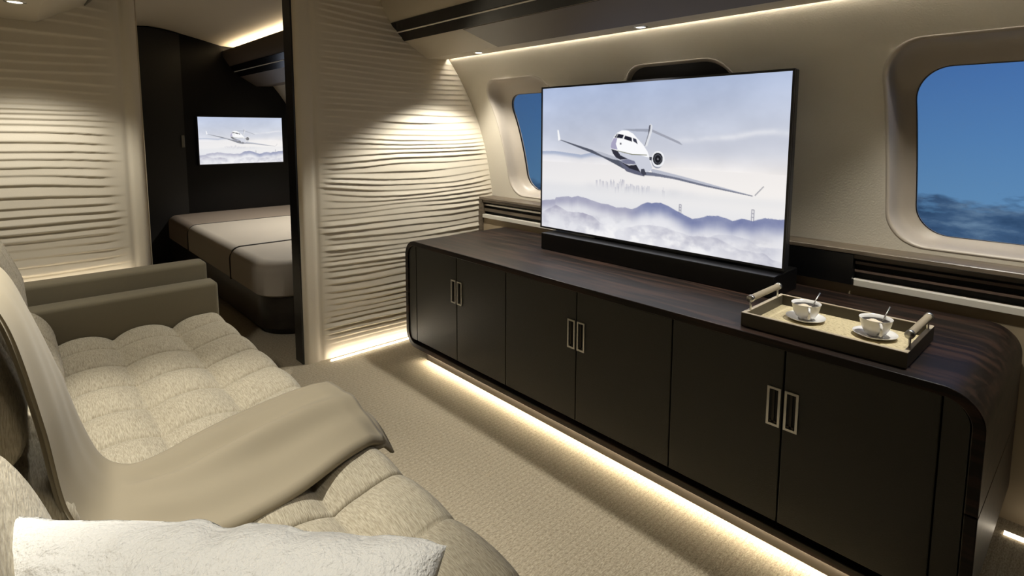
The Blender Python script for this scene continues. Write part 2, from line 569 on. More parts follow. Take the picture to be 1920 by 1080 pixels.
def pleated(x_edge, side, seed):
    nz_, nx_ = 540, 116
    z = np.linspace(0.0, 2.16, nz_)
    U_, Z = np.meshgrid(np.linspace(0, 1, nx_), z, indexing='ij')
    lim = np.where(Z < 1.95, wx(np.minimum(Z, 1.95)), 2.12)
    if side > 0:
        X_ = x_edge + U_ ** 1.15 * (lim + 0.01 - x_edge)
        d = X_ - x_edge
    else:
        X_ = x_edge + U_ ** 1.15 * ((2 * CX - lim - 0.01) - x_edge)
        d = x_edge - X_
    border = 0.115 if side > 0 else 0.085
    n1 = vnoise(X_ * 1.0 + 7, Z * 6.0, seed)
    n2 = vnoise(X_ * 2.6 + 3, Z * 15.0, seed + 3)
    p = Z / 0.035 + 2.0 * (n1 - 0.5) + 0.35 * (n2 - 0.5) + X_ * 0.3
    s = p - np.floor(p)
    shp = sstep(0.0, 0.17, s) * (1 - s) ** 1.15
    row = np.floor(p)
    amp = 0.003 + 0.012 * vnoise(X_ * 2.1 + 11, row * 0.77 + 0.5, seed + 5)
    mask = sstep(border, border + 0.10, d + 0.05 * (vnoise(row * 0.9, row * 0.0, seed + 8) - 0.5)) * sstep(0.03, 0.09, Z)
    mask = mask * (0.35 + 0.65 * sstep(0.0, 0.10, np.abs(lim - X_) if side > 0 else np.abs(X_ - 2 * CX + lim)))
    h = amp * shp * mask
    h = h + 0.004 * (vnoise(X_ * 2.0, Z * 2.4, seed + 9) - 0.5) * mask
    # rounded vertical edge and a shallow groove inside the smooth border
    r = 0.03
    edge = np.where(d < r, r - np.sqrt(np.maximum(r * r - (r - np.minimum(d, r)) ** 2, 0)), 0)
    groove = 0.006 * np.exp(-((d - border + 0.02) / 0.012) ** 2)
    Y = YB + edge + groove - h
    v = np.stack([X_.ravel(), Y.ravel(), Z.ravel()], 1)
    f = gridfaces(nx_, nz_)
    if side < 0: f = f[:, ::-1]
    return obj('pleated_panel', v, f, M_PLEAT, part, True)
pleated(DX1, 1, 3)
pleated(DX0, -1, 21)
dj = thing('door_1', (DX1, YB + 0.06, 0), 'black frame of the doorway to the bedroom', 'door frame', kind='structure')
box('jamb', (DX1 - 0.006, DX1 + 0.004), (YB + 0.02, YB + 0.125), (0.0, 2.14), M_BLACK, dj)
box('jamb', (DX0 - 0.004, DX0 + 0.004), (YB + 0.02, YB + 0.125), (0.0, 2.14), M_TRAYEDGE, dj)
box('head', (DX0, DX1), (YB + 0.03, YB + 0.125), (2.132, 2.14), M_BLACK, dj)

# ---------------- ledge along the window wall
tr1 = thing('trim_1', (2.55, 1.0, 0.73), 'wood ledge with slatted recess running below the windows', 'ledge', kind='structure')
YL = YB - 0.002
box('shelf', (2.488, 2.64), (YR, YL), (0.859, 0.878), M_LEDGE, tr1, 0.003, 1)
box('shelf_lip', (2.496, 2.52), (YR, YL), (0.842, 0.857), M_STRIP if False else M_LEDGE, tr1)
box('recess_back', (2.54, 2.64), (YR, YL), (0.735, 0.859), M_BLACKWOOD, tr1)
box('slat', (2.512, 2.542), (YR, 0.69), (0.818, 0.829), M_SLAT, tr1)
box('slat', (2.512, 2.542), (YR, 0.69), (0.786, 0.795), M_SLAT, tr1)
box('slat', (2.512, 2.542), (2.2, YL), (0.818, 0.829), M_CHROME, tr1)
box('slat', (2.512, 2.542), (2.2, YL), (0.778, 0.800), M_LEDGE, tr1)
prism('pale_strip', [(2.49, -1.09), (2.54, -1.09), (2.54, 0.71), (2.49, 0.685)], 2, 0.734, 0.757, M_STRIP, tr1)
box('pale_strip', (2.49, 2.54), (2.2, YL - 0.04), (0.734, 0.757), M_STRIP, tr1)
box('lower_panel', (2.505, 2.64), (YR, YL), (0.0, 0.733), M_LOWER, tr1)
box('end_post', (2.486, 2.53), (YL - 0.035, YL), (0.60, 0.859), M_LEDGE, tr1)
box('black_stretch', (2.487, 2.539), (0.692, 2.18), (0.735, 0.858), M_BLACK, tr1)  # plain black box over the ledge front for the stretch behind the television

# ---------------- overhead bins
BIN = [(1.735, 2.14), (1.745, 2.09), (1.805, 1.997), (1.90, 1.90), (2.064, 1.806), (2.222, 1.8135), (2.222, 1.90), (2.30, 1.95), (2.30, 2.10), (1.78, 2.10), (1.77, 2.14)]
def mir(P_): return [(2 * CX - x, z - 0.02) for x, z in P_]
def strip_poly(p, q, t0, t1, out):
    """quad along segment p-q of the bin face between fractions t0,t1, standing `out` proud"""
    p = np.array(p); q = np.array(q)
    d = q - p; n = np.array([d[1], -d[0]]); n = n / np.linalg.norm(n)
    a = p + d * t0; b = p + d * t1
    return [tuple(a - n * 0.004), tuple(b - n * 0.004), tuple(b + n * out), tuple(a + n * out)]
def overhead(y0, y1, side, shell, lower, label, has_panel, kind_name='overhead_bin'):
    b = thing(kind_name, (CX + side * 0.9, (y0 + y1) / 2, 1.8), label, 'overhead bin', 'overhead bins')
    fm = (lambda P_: P_) if side > 0 else mir
    sh = prism('shell', fm(BIN), 1, y0, y1, shell, b)
    autosmooth(sh, 28)
    band = prism('black_band', fm(strip_poly(BIN[2], BIN[3], 0.0, 1.0, 0.005)), 1, y0, y1, M_BAND, b)
    prism('metal_line', fm(strip_poly(BIN[2], BIN[3], 0.47, 0.525, 0.009)), 1, y0, y1, M_LINE, band)
    if has_panel:
        p = prism('dark_lower_panel', fm(strip_poly(BIN[3], BIN[4], 0.03, 0.985, 0.003)), 1, y0, y1 - 0.70, lower, b)
        # slanted far end as on the real panel
        for v in p.data.vertices:
            if v.co.y > (y1 - y0) / 2 - 0.75 and v.co.z > 0.05:
                v.co.y += 0.11
    return b
bin_r = overhead(YR, YB - 0.002, 1, M_SHELL, M_TAUPE, 'cream overhead bin with black band above the television wall', True)
bin_l = overhead(YR, YB - 0.002, -1, M_SHELL, M_TAUPE, 'cream overhead bin corner above the sofa at upper left', False)
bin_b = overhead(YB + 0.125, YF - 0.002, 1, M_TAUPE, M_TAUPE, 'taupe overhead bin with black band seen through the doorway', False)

def downlight(x, y, z, label, watt, size=118, blend=0.35):
    t = thing('downlight', (x, y, z), label, 'downlight', 'recessed downlights')
    lathe('ring', [(0.021, 0.0), (0.024, -0.004), (0.030, -0.004), (0.032, 0.0)], (x, y, z), M_CHROME, t, 28)
    v = [(x, y, z - 0.0015)]
    n = 24
    for i in range(n):
        v.append((x + 0.0212 * math.cos(2 * math.pi * i / n), y + 0.0212 * math.sin(2 * math.pi * i / n), z - 0.0015))
    obj('lens', v, [(0, 1 + (i + 1) % n, 1 + i) for i in range(n)], M_LAMP, t)
    L = bpy.data.lights.new('downlight_lamp', 'SPOT')
    L.energy = watt
    L.color = (1.0, 0.972, 0.90)
    L.spot_size = math.radians(size)
    L.spot_blend = blend
    L.shadow_soft_size = 0.03
    lo = bpy.data.objects.new('downlight_lamp', L)
    COL.objects.link(lo)
    lo.parent = t
    lo.location = (0, 0, -0.02)
    return t
ZR = 1.8085
for y, lab, w_, sz, bl in ((2.633, 'small recessed downlight in the bin end nearest the partition', TV_END, 118, 0.35),
                           (1.491, 'small recessed downlight above the television', TV_MID, 84, 0.6),
                           (0.35, 'small recessed downlight above the coffee tray', TV_NEAR, 96, 0.7)):
    downlight(2.14, y, ZR, lab, w_, sz, bl)
ZL = 1.7885
for y, lab, w_, sz, bl in ((2.634, 'round downlight under the upper left bin corner', SOFA_END, 118, 0.45),
                           (1.49, 'round downlight above the middle of the sofa', SOFA_MID, 78, 0.5),
                           (0.35, 'round downlight above the plush pillow', SOFA_NEAR, 90, 0.5)):
    downlight(0.072, y, ZL, lab, w_, sz, bl)
downlight(2.14, 4.9, ZR, 'small recessed downlight above the bed', BED_LIGHT_W)

# cove light strips lying on top of the bins
def strip_light(name, x, y, z, material, label, tilt=None):
    o = box(name, x, y, z, material, origin=((x[0] + x[1]) / 2, (y[0] + y[1]) / 2, z[0]))
    return tag(o, label, 'light strip', 'light strips')
strip_light('cove_light', (1.80, 1.84), (YR + 0.1, YB - 0.1), (2.101, 2.112), M_COVE, 'warm cove light strip on top of the television side bin')
strip_light('cove_light', (2 * CX - 1.84, 2 * CX - 1.80), (YR + 0.1, YB - 0.1), (2.101, 2.112), M_COVE, 'warm cove light strip on top of the sofa side bin')
strip_light('cove_light', (1.80, 1.84), (YB + 0.2, YF - 0.05), (2.101, 2.112), M_COVEB, 'bright cove light strip along the bedroom ceiling')
strip_light('wall_light', (2.2225, 2.232), (YR + 0.1, YB - 0.02), (1.824, 1.827), M_WASH, 'thin light line between the overhead bin and the window wall')
strip_light('floor_light', (1.345, 2.48), (YB - 0.040, YB - 0.033), (0.0005, 0.006), M_LEDB, 'white light strip at the foot of the partition right of the doorway')
strip_light('floor_light', (-0.20, 0.42), (YB - 0.042, YB - 0.035), (0.690, 0.694), M_LEDA, 'white light strip between the rear sofa arm and the partition')
strip_light('floor_light', (2.40, 2.412), (YR + 0.1, 0.165), (0.0005, 0.01), M_LEDS, 'white light strip on the carpet beside the cabinet end')

# ================================================================ CREDENZA
KX = 1.749
FS = 0.9887
def fz(z): return 1.35 - (1.35 - z) * FS
CY0, CY1, CZ0, CZ1 = 0.170, 2.859, fz(0.036), fz(0.691)
CR = 0.095
TH = 0.028
XBK = 2.482
cr_ = thing('credenza', (2.12, 1.53, 0.0), 'long dark wood and leather cabinet with rounded corners under the television', 'cabinet')
def half_ring(top, zc):
    r = CR; ri = CR - TH
    o_, i_ = [], []
    n = 14
    def arc(cy, cz, rad, t0, t1):
        return [(cy + rad * math.cos(math.radians(t0 + (t1 - t0) * k / n)), cz + rad * math.sin(math.radians(t0 + (t1 - t0) * k / n))) for k in range(n + 1)]
    if top:
        o_ = [(CY1, zc)] + arc(CY1 - r, CZ1 - r, r, 0, 90) + arc(CY0 + r, CZ1 - r, r, 90, 180) + [(CY0, zc)]
        i_ = [(CY1 - TH, zc)] + arc(CY1 - r, CZ1 - r, ri, 0, 90) + arc(CY0 + r, CZ1 - r, ri, 90, 180) + [(CY0 + TH, zc)]
    else:
        o_ = [(CY0, zc)] + arc(CY0 + r, CZ0 + r, r, 180, 270) + arc(CY1 - r, CZ0 + r, r, 270, 360) + [(CY1, zc)]
        i_ = [(CY0 + TH, zc)] + arc(CY0 + r, CZ0 + r, ri, 180, 270) + arc(CY1 - r, CZ0 + r, ri, 270, 360) + [(CY1 - TH, zc)]
    return o_ + i_[::-1]
def ring_part(name, loop, x0, x1, material, parent):
    n = len(loop); h = n // 2
    bm = bmesh.new()
    A = [bm.verts.new((x0, p[0], p[1])) for p in loop]
    B = [bm.verts.new((x1, p[0], p[1])) for p in loop]
    for L in (A, B):
        for i in range(h - 1):
            bm.faces.new((L[i], L[i + 1], L[n - 2 - i], L[n - 1 - i]))
    for i in range(n):
        j = (i + 1) % n
        bm.faces.new((A[i], B[i], B[j], A[j]))
    o = from_bm(name, bm, material, parent)
    return autosmooth(o, 30)
top_ = ring_part('top_shell', half_ring(True, fz(0.3685)), KX, XBK, M_WOOD, cr_)
low_ = ring_part('lower_shell', half_ring(False, fz(0.3645)), KX, XBK, M_WOOD, cr_)
md = top_.modifiers.new('edge', 'BEVEL'); md.width = 0.0025; md.segments = 2; md.limit_method = 'ANGLE'; md.angle_limit = math.radians(50)
md = low_.modifiers.new('edge', 'BEVEL'); md.width = 0.0025; md.segments = 2; md.limit_method = 'ANGLE'; md.angle_limit = math.radians(50)
prism('body', rrect(CY0 + 0.012, CY1 - 0.012, CZ0 + 0.012, CZ1 - 0.012, CR - 0.012, 10), 0, KX + 0.036, XBK - 0.004, M_CORE, cr_)
XD0, XD1 = KX + 0.008, KX + 0.034
gaps = [g_ * FS for g_ in (2.784, 2.384, 1.984, 1.527, 1.0635, 0.6635, 0.264)]
DZ0, DZ1 = fz(0.083), fz(0.6615)
for k in range(6):
    y1, y0 = gaps[k] - 0.0022, gaps[k + 1] + 0.0022
    d = box('door', (XD0, XD1), (y0, y1), (DZ0, DZ1), M_DOOR, cr_, 0.003, 2)
    # recessed pull next to the meeting edge of the pair
    if k % 2 == 0:
        h0, h1 = y0 + 0.0035, y0 + 0.0455
    else:
        h0, h1 = y1 - 0.0455, y1 - 0.0035
    hz0, hz1 = fz(0.405), fz(0.534)
    bm = bmesh.new()
    t = 0.0075
    xs = (XD0 - 0.004, XD0 + 0.002)
    box_bm(bm, xs, (h0, h0 + t), (hz0, hz1)); box_bm(bm, xs, (h1 - t, h1), (hz0, hz1))
    box_bm(bm, xs, (h0 + t, h1 - t), (hz0, hz0 + t)); box_bm(bm, xs, (h0 + t, h1 - t), (hz1 - t, hz1))
    from_bm('handle_frame', bm, M_CHROME, d)
    box('handle_recess', (XD0 - 0.0012, XD0 + 0.001), (h0 + t, h1 - t), (hz0 + t, hz1 - t), M_CORE, d)
    hm = (h0 + h1) / 2
    bm = bmesh.new()
    box_bm(bm, (XD0 - 0.0045, XD0 - 0.001), (hm - 0.0035, hm + 0.0035), (hz0 + 0.012, hz1 - t))
    box_bm(bm, (XD0 - 0.0045, XD0 - 0.001), (h0 + t + 0.003, h1 - t - 0.003), (hz0 + 0.012, hz0 + 0.018))
    from_bm('handle_bar', bm, mat('dark_handle_metal', (70, 66, 60), 0.3, metal=1.0), d)
# narrow curved end panels beside the outer doors
ri = CR - TH
def endpanel(far):
    ye = CY1 - TH - 0.004 if far else CY0 + TH + 0.004
    ys = gaps[0] + 0.0022 if far else gaps[6] - 0.0022
    z0, z1 = DZ0, DZ1
    L = []
    n = 8
    r = ri
    yc = ye - r if far else ye + r
    zt = CZ1 - TH - r
    zb = CZ0 + TH + r
    pts = [(ys, z0)]
    sg = 1 if far else -1
    for k in range(n + 1):
        t = math.radians(-90 + 90 * k / n)
        y, z = yc + sg * r * math.cos(t), zb + r * math.sin(t)
        if (y - ys) * sg > 0.001 and z > z0: pts.append((y, z))
    for k in range(n + 1):
        t = math.radians(90 * k / n)
        y, z = yc + sg * r * math.cos(t), zt + r * math.sin(t)
        if (y - ys) * sg > 0.001 and z < z1: pts.append((y, z))
    pts.append((ys, z1))
    prism('end_panel', pts, 0, XD0, XD1, M_DOOR, cr_)
endpanel(True); endpanel(False)
box('plinth', (KX + 0.022, 2.42), (0.30, 2.675), (0.0, CZ0 + 0.001), M_KICK, cr_)
# stitched seams on doors: fine raised thread lines
led = box('light_strip', (KX + 0.0125, KX + 0.0215), (0.32, 2.66), (CZ0 - 0.0045, CZ0 - 0.0002), M_LEDF, cr_)

# ================================================================ TELEVISION
TY0, TY1, TZ0, TZ1 = 0.871, 2.2025, 0.808, 1.578
tv = thing('television', (2.30, 1.51, 0.691), 'large flat television showing a white jet above misty hills', 'television')
bm = bmesh.new()
b_ = 0.009
X0_, X1_ = 2.246, 2.256
box_bm(bm, (X0_, X1_), (TY0 - b_, TY0), (TZ0 - b_, TZ1 + b_)); box_bm(bm, (X0_, X1_), (TY1, TY1 + b_), (TZ0 - b_, TZ1 + b_))
box_bm(bm, (X0_, X1_), (TY0, TY1), (TZ0 - b_, TZ0)); box_bm(bm, (X0_, X1_), (TY0, TY1), (TZ1, TZ1 + b_))
from_bm('bezel', bm, M_BEZEL, tv)
box('back_shell', (2.2562, 2.29), (TY0 - b_, TY1 + b_), (TZ0 - b_, TZ1 + b_), M_BEZEL, tv, 0.004, 1)
box('neck', (2.262, 2.30), (1.2, 1.83), (0.72, 0.82), M_BLACK, tv)
box('plinth', (2.17, 2.40), (0.868, 2.13), (CZ1 + 0.0005, 0.788), M_BLACK, tv, 0.004, 2)

# --- picture: colours per vertex of a fine grid (coordinates in thousandths of the screen, from its upper left)
POLYS = [
    ([(408,288),(523,287),(523,305),(458,302)],(158,163,178)),
    ([(536,290),(544,295),(643,360),(657,380),(648,377),(537,306)],(160,163,176)),
    ([(523,267),(529,255),(537,267),(534,313),(518,393),(506,395),(520,321)],(222,224,230)),
    ([(523,267),(530,261),(528,294),(515,360),(509,390),(506,393),(520,321)],(92,94,106)),
    ([(95,363),(105,363),(320,446),(390,475),(424,493),(420,541),(371,507),(320,473)],(84,88,102)),
    ([(268,426),(320,441),(390,472),(407,488),(371,483),(320,462)],(185,188,200)),
    ([(85,295),(92,295),(103,363),(90,371)],(248,248,250)),
    ([(532,528),(559,532),(676,566),(749,589),(901,638),(725,599),(626,575),(541,550)],(186,189,202)),
    ([(507,547),(546,551),(641,571),(725,595),(902,638),(900,642),(737,609),(626,581),(568,573),(508,571)],(112,116,134)),
    ([(906,635),(932,583),(934,586),(908,639)],(140,142,152)),
    ([(387,311),(408,296),(434,298),(458,318),(476,347),(500,383),(520,425),(531,468),(541,522),(533,546),(493,554),(467,510),(430,509),(395,485),(370,448),(359,411),(361,376),(371,338)],(250,250,252)),
    ([(389,430),(455,449),(486,447),(526,461),(541,522),(532,544),(493,554),(467,510),(430,509),(395,485),(370,448)],(204,207,219)),
    ([(361,376),(371,345),(388,345),(381,383),(390,419),(361,414),(358,403)],(168,164,192)),
    ([(360,416),(389,426),(403,454),(438,476),(403,483),(384,471),(369,445)],(52,52,64)),
    ([(438,476),(466,487),(472,505),(430,509),(403,488)],(120,122,145)),
    ([(395,491),(414,501),(441,515),(474,511),(494,557),(516,560),(508,578),(473,570),(431,554),(417,533)],(96,98,118)),
    ([(412,501),(441,516),(474,509),(493,554),(483,549),(444,534)],(44,44,54)),
    ([(383,343),(391,318),(417,325),(411,348)],(34,36,50)),
    ([(416,350),(422,328),(451,341),(453,367)],(34,36,50)),
    ([(456,342),(471,351),(478,382),(458,363)],(60,62,78)),
    ([(373,342),(386,317),(389,318),(382,343)],(70,72,88)),
    ([(389,424),(455,443),(518,444),(518,449),(455,449),(389,429)],(120,122,96)),
    ([(527,456),(539,457),(540,478),(529,477)],(70,72,84)),
    ([(399,375),(407,375),(407,386),(399,386)],(90,90,100)),
    ([(495,533),(508,532),(518,564),(506,576),(493,555)],(66,68,82)),
    ([(585,475),(585,485),(583,496),(580,505),(577,512),(573,518),(568,522),(562,524),(557,523),(552,520),(547,515),(543,508),(540,499),(538,489),(537,478),(538,468),(539,458),(542,448),(546,441),(550,435),(555,431),(560,430),(566,430),(571,434),(575,439),(579,446),(582,455),(584,465)],(150,153,168)),
    ([(589,466),(589,477),(587,487),(584,496),(580,504),(576,510),(570,514),(565,516),(559,515),(553,512),(548,507),(544,499),(541,490),(538,480),(538,469),(538,459),(540,448),(543,439),(547,431),(551,425),(557,421),(563,419),(568,420),(574,424),(579,429),(583,436),(586,445),(588,455)],(240,241,245)),
    ([(582,465),(582,473),(581,481),(578,488),(575,494),(572,499),(568,502),(563,503),(559,503),(554,500),(550,496),(547,490),(544,483),(543,476),(542,467),(543,459),(544,451),(546,444),(549,438),(553,433),(557,430),(562,429),(566,430),(570,432),(574,436),(577,442),(580,449),(582,456)],(36,37,44)),
    ([(577,466),(577,472),(576,478),(574,483),(572,488),(570,491),(567,494),(563,494),(560,494),(557,492),(554,489),(552,485),(550,480),(549,474),(548,468),(549,461),(550,455),(551,450),(553,445),(556,442),(559,440),(562,439),(565,439),(568,441),(571,444),(574,449),(575,454),(577,459)],(96,98,106)),
    ([(575,466),(575,472),(574,477),(573,481),(571,485),(569,488),(566,490),(563,491),(561,491),(558,489),(555,487),(553,483),(552,478),(551,473),(550,468),(551,462),(551,457),(553,452),(555,448),(557,445),(560,443),(562,443),(565,443),(568,445),(570,448),(572,451),(574,456),(575,461)],(30,30,36)),
    ([(566,467),(566,469),(566,470),(566,472),(565,473),(564,473),(564,474),(563,474),(562,474),(562,474),(561,473),(560,472),(560,471),(560,469),(560,468),(560,466),(560,465),(560,464),(561,463),(561,462),(562,461),(563,461),(563,461),(564,462),(565,463),(565,464),(566,465),(566,466)],(120,120,126)),
]
RIDGE = [(-4,811),(4,808),(76,790),(80,776),(149,755),(168,762),(201,746),(247,757),(316,778),(349,777),(389,793),(426,786),(460,791),(481,776),(504,750),(527,735),(545,739),(561,732),(582,731),(607,743),(645,769),(675,787),(702,802),(727,793),(755,773),(793,768),(823,777),(841,785),(871,767),(904,773),(942,749),(981,749),(1001,744)]
RIDGE_LEFT = [(-4,900),(81,828),(112,843),(146,866),(227,858),(277,874),(318,913)]
RIDGE_FRONT = [(416,927),(486,889),(536,876),(585,873),(635,885),(666,897),(707,903),(752,894),(791,894),(818,909),(871,939),(921,938),(945,935),(969,961),(1006,967)]
RIDGE_RIGHT = [(736,912),(796,874),(843,863),(894,876),(929,905),(995,896),(1006,895)]
RIDGE_FAR = [(-1,447),(70,443),(158,454),(214,462),(268,444),(320,448),(395,465)]
SKYLINE = [(297,623),(316,619),(334,628),(347,626),(357,612),(376,614),(392,639),(399,634),(405,624),(415,607),(419,609),(427,635),(439,637),(457,631),(473,640),(484,636),(496,637),(511,637),(522,635),(587,635)]
TOWERS = [(656,726),(657,777),(904,712),(905,772)]
CLOUD_EDGE = [(695,348),(788,334),(840,321),(906,301),(953,295),(999,303)]
def interp_line(L, x):
    a = sorted(L)
    return np.interp(x, [p[0] for p in a], [p[1] for p in a])
def inpoly(px, py, P_):
    c = np.zeros(px.shape, bool)
    n = len(P_)
    j = n - 1
    for i in range(n):
        xi, yi = P_[i]; xj, yj = P_[j]
        if yi != yj:
            c ^= ((yi > py) != (yj > py)) & (px < (xj - xi) * (py - yi) / (yj - yi) + xi)
        j = i
    return c
def picture(nu, nv, ss):
    W, H = nu * ss, nv * ss
    X_, Y_ = np.meshgrid((np.arange(W) + 0.5) / W * 1000, (np.arange(H) + 0.5) / H * 1000)
    ax = X_ / 1000 * 1.73; ay = Y_ / 1000
    C3 = lambda c: np.array(c, float)
    def ramp_(y, st):
        ys = [s[0] for s in st]
        return np.stack([np.interp(y, ys, [s[1][k] for s in st]) for k in range(3)], -1)
    img = ramp_(Y_, [(0, (170, 184, 214)), (150, (186, 196, 219)), (300, (199, 205, 221)), (420, (208, 211, 222)),
                     (470, (220, 220, 226)), (520, (236, 233, 233)), (640, (240, 237, 236)), (760, (230, 230, 233)), (1000, (214, 214, 222))])
    soft = fbm(ax * 2.2, ay * 3.5, 4)
    img += ((soft - 0.5) * 34 * (Y_ < 520))[..., None]
    img += ((1 - X_ / 1000) * -7 + 4)[..., None] * np.array([1.3, 1.0, 0.4])
    def over(mask, col):
        nonlocal img
        img = img * (1 - mask[..., None]) + np.array(col, float) * mask[..., None]
    # cloud bank right
    ce = interp_line(CLOUD_EDGE, X_) + 14 * (fbm(ax * 9, ay * 2, 9) - 0.5)
    band = sstep(0, 16, Y_ - ce) * (1 - sstep(30, 150, Y_ - ce)) * sstep(430, 720, X_)
    over(band * 0.55, (196, 200, 214))
    over(np.exp(-((Y_ - ce - 6) / 16) ** 2) * sstep(520, 760, X_) * 0.6 * np.clip(2.2 * fbm(ax * 7, ay * 9, 19) - 0.5, 0, 1), (236, 236, 240))
    # far hills left
    hf = interp_line(RIDGE_FAR, X_)
    over((Y_ > hf) * (1 - sstep(8, 38, Y_ - hf)) * (1 - sstep(300, 420, X_)) * 0.65, (146, 160, 190))
    # skyline
    rs = np.random.RandomState(2)
    for (sx_, sy_) in SKYLINE:
        for q in range(3):
            xx = sx_ + rs.uniform(-9, 9); w_ = rs.uniform(1.2, 3.2); tp = sy_ + rs.uniform(-4, 22) * (q > 0)
            over(((np.abs(X_ - xx) < w_) & (Y_ > tp)) * np.clip(1 - (Y_ - tp) / 48, 0, 1) * 0.36, (150, 152, 172))
    mist = np.exp(-((Y_ - 665) / 26) ** 2) * sstep(200, 320, X_) * (1 - sstep(620, 760, X_)) * fbm(ax * 12, ay * 10, 31)
    over(mist * 0.45, (190, 192, 204))
    over(np.exp(-((Y_ - 700 + 30 * (X_ / 1000)) / 30) ** 2) * 0.4, (222, 223, 227))
    # bridge towers
    for (t0, t1) in ((TOWERS[0], TOWERS[1]), (TOWERS[2], TOWERS[3])):
        for sx_ in (-3.4, 3.4):
            over((np.abs(X_ - t0[0] - sx_) < 1.5) * (Y_ > t0[1]) * (Y_ < t1[1] + 8) * 0.75, (130, 130, 146))
        for q in (0.02, 0.35, 0.68):
            over((np.abs(X_ - t0[0]) < 3.6) * (np.abs(Y_ - t0[1] - q * (t1[1] - t0[1])) < 2.6) * 0.75, (130, 130, 146))
    # main ridge
    rg = interp_line(RIDGE, X_) + 5 * (fbm(ax * 24, ay * 0 + 1, 12) - 0.5)
    dpt = Y_ - rg
    right = sstep(420, 540, X_)
    colr = (1 - right)[..., None] * C3((158, 158, 182)) + right[..., None] * C3((108, 117, 160))
    fade = (dpt > 0) * (1 - sstep(15, 105 + 40 * right, dpt)) * (0.82 + 0.3 * (fbm(ax * 10, ay * 14, 5) - 0.5))
    img = img * (1 - fade[..., None]) + colr * fade[..., None]
    fog = fbm(ax * 5.5 + 3, ay * 8, 17, 6)
    over((dpt > 20) * sstep(20, 130, dpt) * np.clip(0.55 + 1.1 * (fog - 0.42), 0, 1), (232, 232, 237))
    for L, lo, hi, cc in ((RIDGE_LEFT, -10, 330, (164, 162, 182)), (RIDGE_RIGHT, 730, 1010, (196, 197, 210)), (RIDGE_FRONT, 410, 1010, (176, 176, 192))):
        rr_ = interp_line(L, X_) + 8 * (fbm(ax * 20, ay * 0 + 2, 7) - 0.5)
        dd = Y_ - rr_
        mk = (dd > 0) * (1 - sstep(4, 110, dd)) * sstep(lo, lo + 60, X_) * (1 - sstep(hi - 50, hi + 20, X_)) * np.clip(0.35 + 1.5 * (fbm(ax * 9, ay * 16, 23) - 0.35), 0, 1)
        over(mk * 0.9, cc)
    puff = fbm(ax * 11, ay * 15, 41, 6)
    lowm = sstep(860, 960, Y_) * sstep(120, 330, X_) * (1 - sstep(600, 1000, X_) * 0.75)
    over(lowm * np.clip((puff - 0.40) * 4.5, 0, 1) * 0.9, (246, 245, 246))
    over(sstep(820, 900, Y_) * np.clip((0.47 - fbm(ax * 8 + 9, ay * 13, 51, 6)) * 3.2, 0, 1) * 0.55, (172, 172, 188))
    # aircraft
    for P_, cc in POLYS:
        xs_ = [p[0] for p in P_]; ys_ = [p[1] for p in P_]
        i0, i1 = max(0, int(min(xs_) / 1000 * W) - 1), min(W, int(max(xs_) / 1000 * W) + 2)
        j0, j1 = max(0, int(min(ys_) / 1000 * H) - 1), min(H, int(max(ys_) / 1000 * H) + 2)
        if i1 <= i0 or j1 <= j0: continue
        mk = inpoly(X_[j0:j1, i0:i1], Y_[j0:j1, i0:i1], P_)
        img[j0:j1, i0:i1][mk] = cc
    img = np.clip(img, 0, 252) / 255.0
    l = np.where(img <= 0.04045, img / 12.92, ((img + 0.055) / 1.055) ** 2.4)
    return l.reshape(nv, ss, nu, ss, 3).mean((1, 3))
def screen(name, nu, nv, ss, corner, du, dv, parent, boost=1.0, bleach=0.0):
    """corner = upper left seen from the front; du, dv = full width / height vectors (dv downwards)"""
    pic = picture(nu, nv, ss)
    pic = np.clip(pic * (1 - bleach) + bleach, 0, 1) * boost
    I, J = np.meshgrid(np.arange(nu) / (nu - 1), np.arange(nv) / (nv - 1), indexing='ij')
    v = np.array(corner) + I.ravel()[:, None] * np.array(du) + J.ravel()[:, None] * np.array(dv)
    f = gridfaces(nu, nv)
    org = np.array(ORG[parent.name])
    me_ = bpy.data.meshes.new(name)
    nvt = len(v); nf = len(f)
    me_.vertices.add(nvt); me_.vertices.foreach_set('co', (v - org).astype(np.float32).ravel())
    me_.loops.add(nf * 4); me_.loops.foreach_set('vertex_index', f.astype(np.int32).ravel())
    me_.polygons.add(nf); me_.polygons.foreach_set('loop_start', (np.arange(nf) * 4).astype(np.int32))
    me_.update(calc_edges=True)
    ca = me_.color_attributes.new('picture', 'FLOAT_COLOR', 'POINT')
    rgba = np.ones((nvt, 4), np.float32)
    rgba[:, :3] = pic.transpose(1, 0, 2).reshape(-1, 3)
    ca.data.foreach_set('color', rgba.ravel())
    me_.materials.append(M_SCREEN)
    o = bpy.data.objects.new(name, me_)
    COL.objects.link(o)
    o.parent = parent
    ORG[o.name] = ORG[parent.name]
    return o
sc_ = screen('screen', 520, 300, 2, (2.2495, TY1, TZ1), (0, TY0 - TY1, 0), (0, 0, TZ0 - TZ1), tv)
sc_['label'] = 'lit picture of a white business jet over fog and hills'

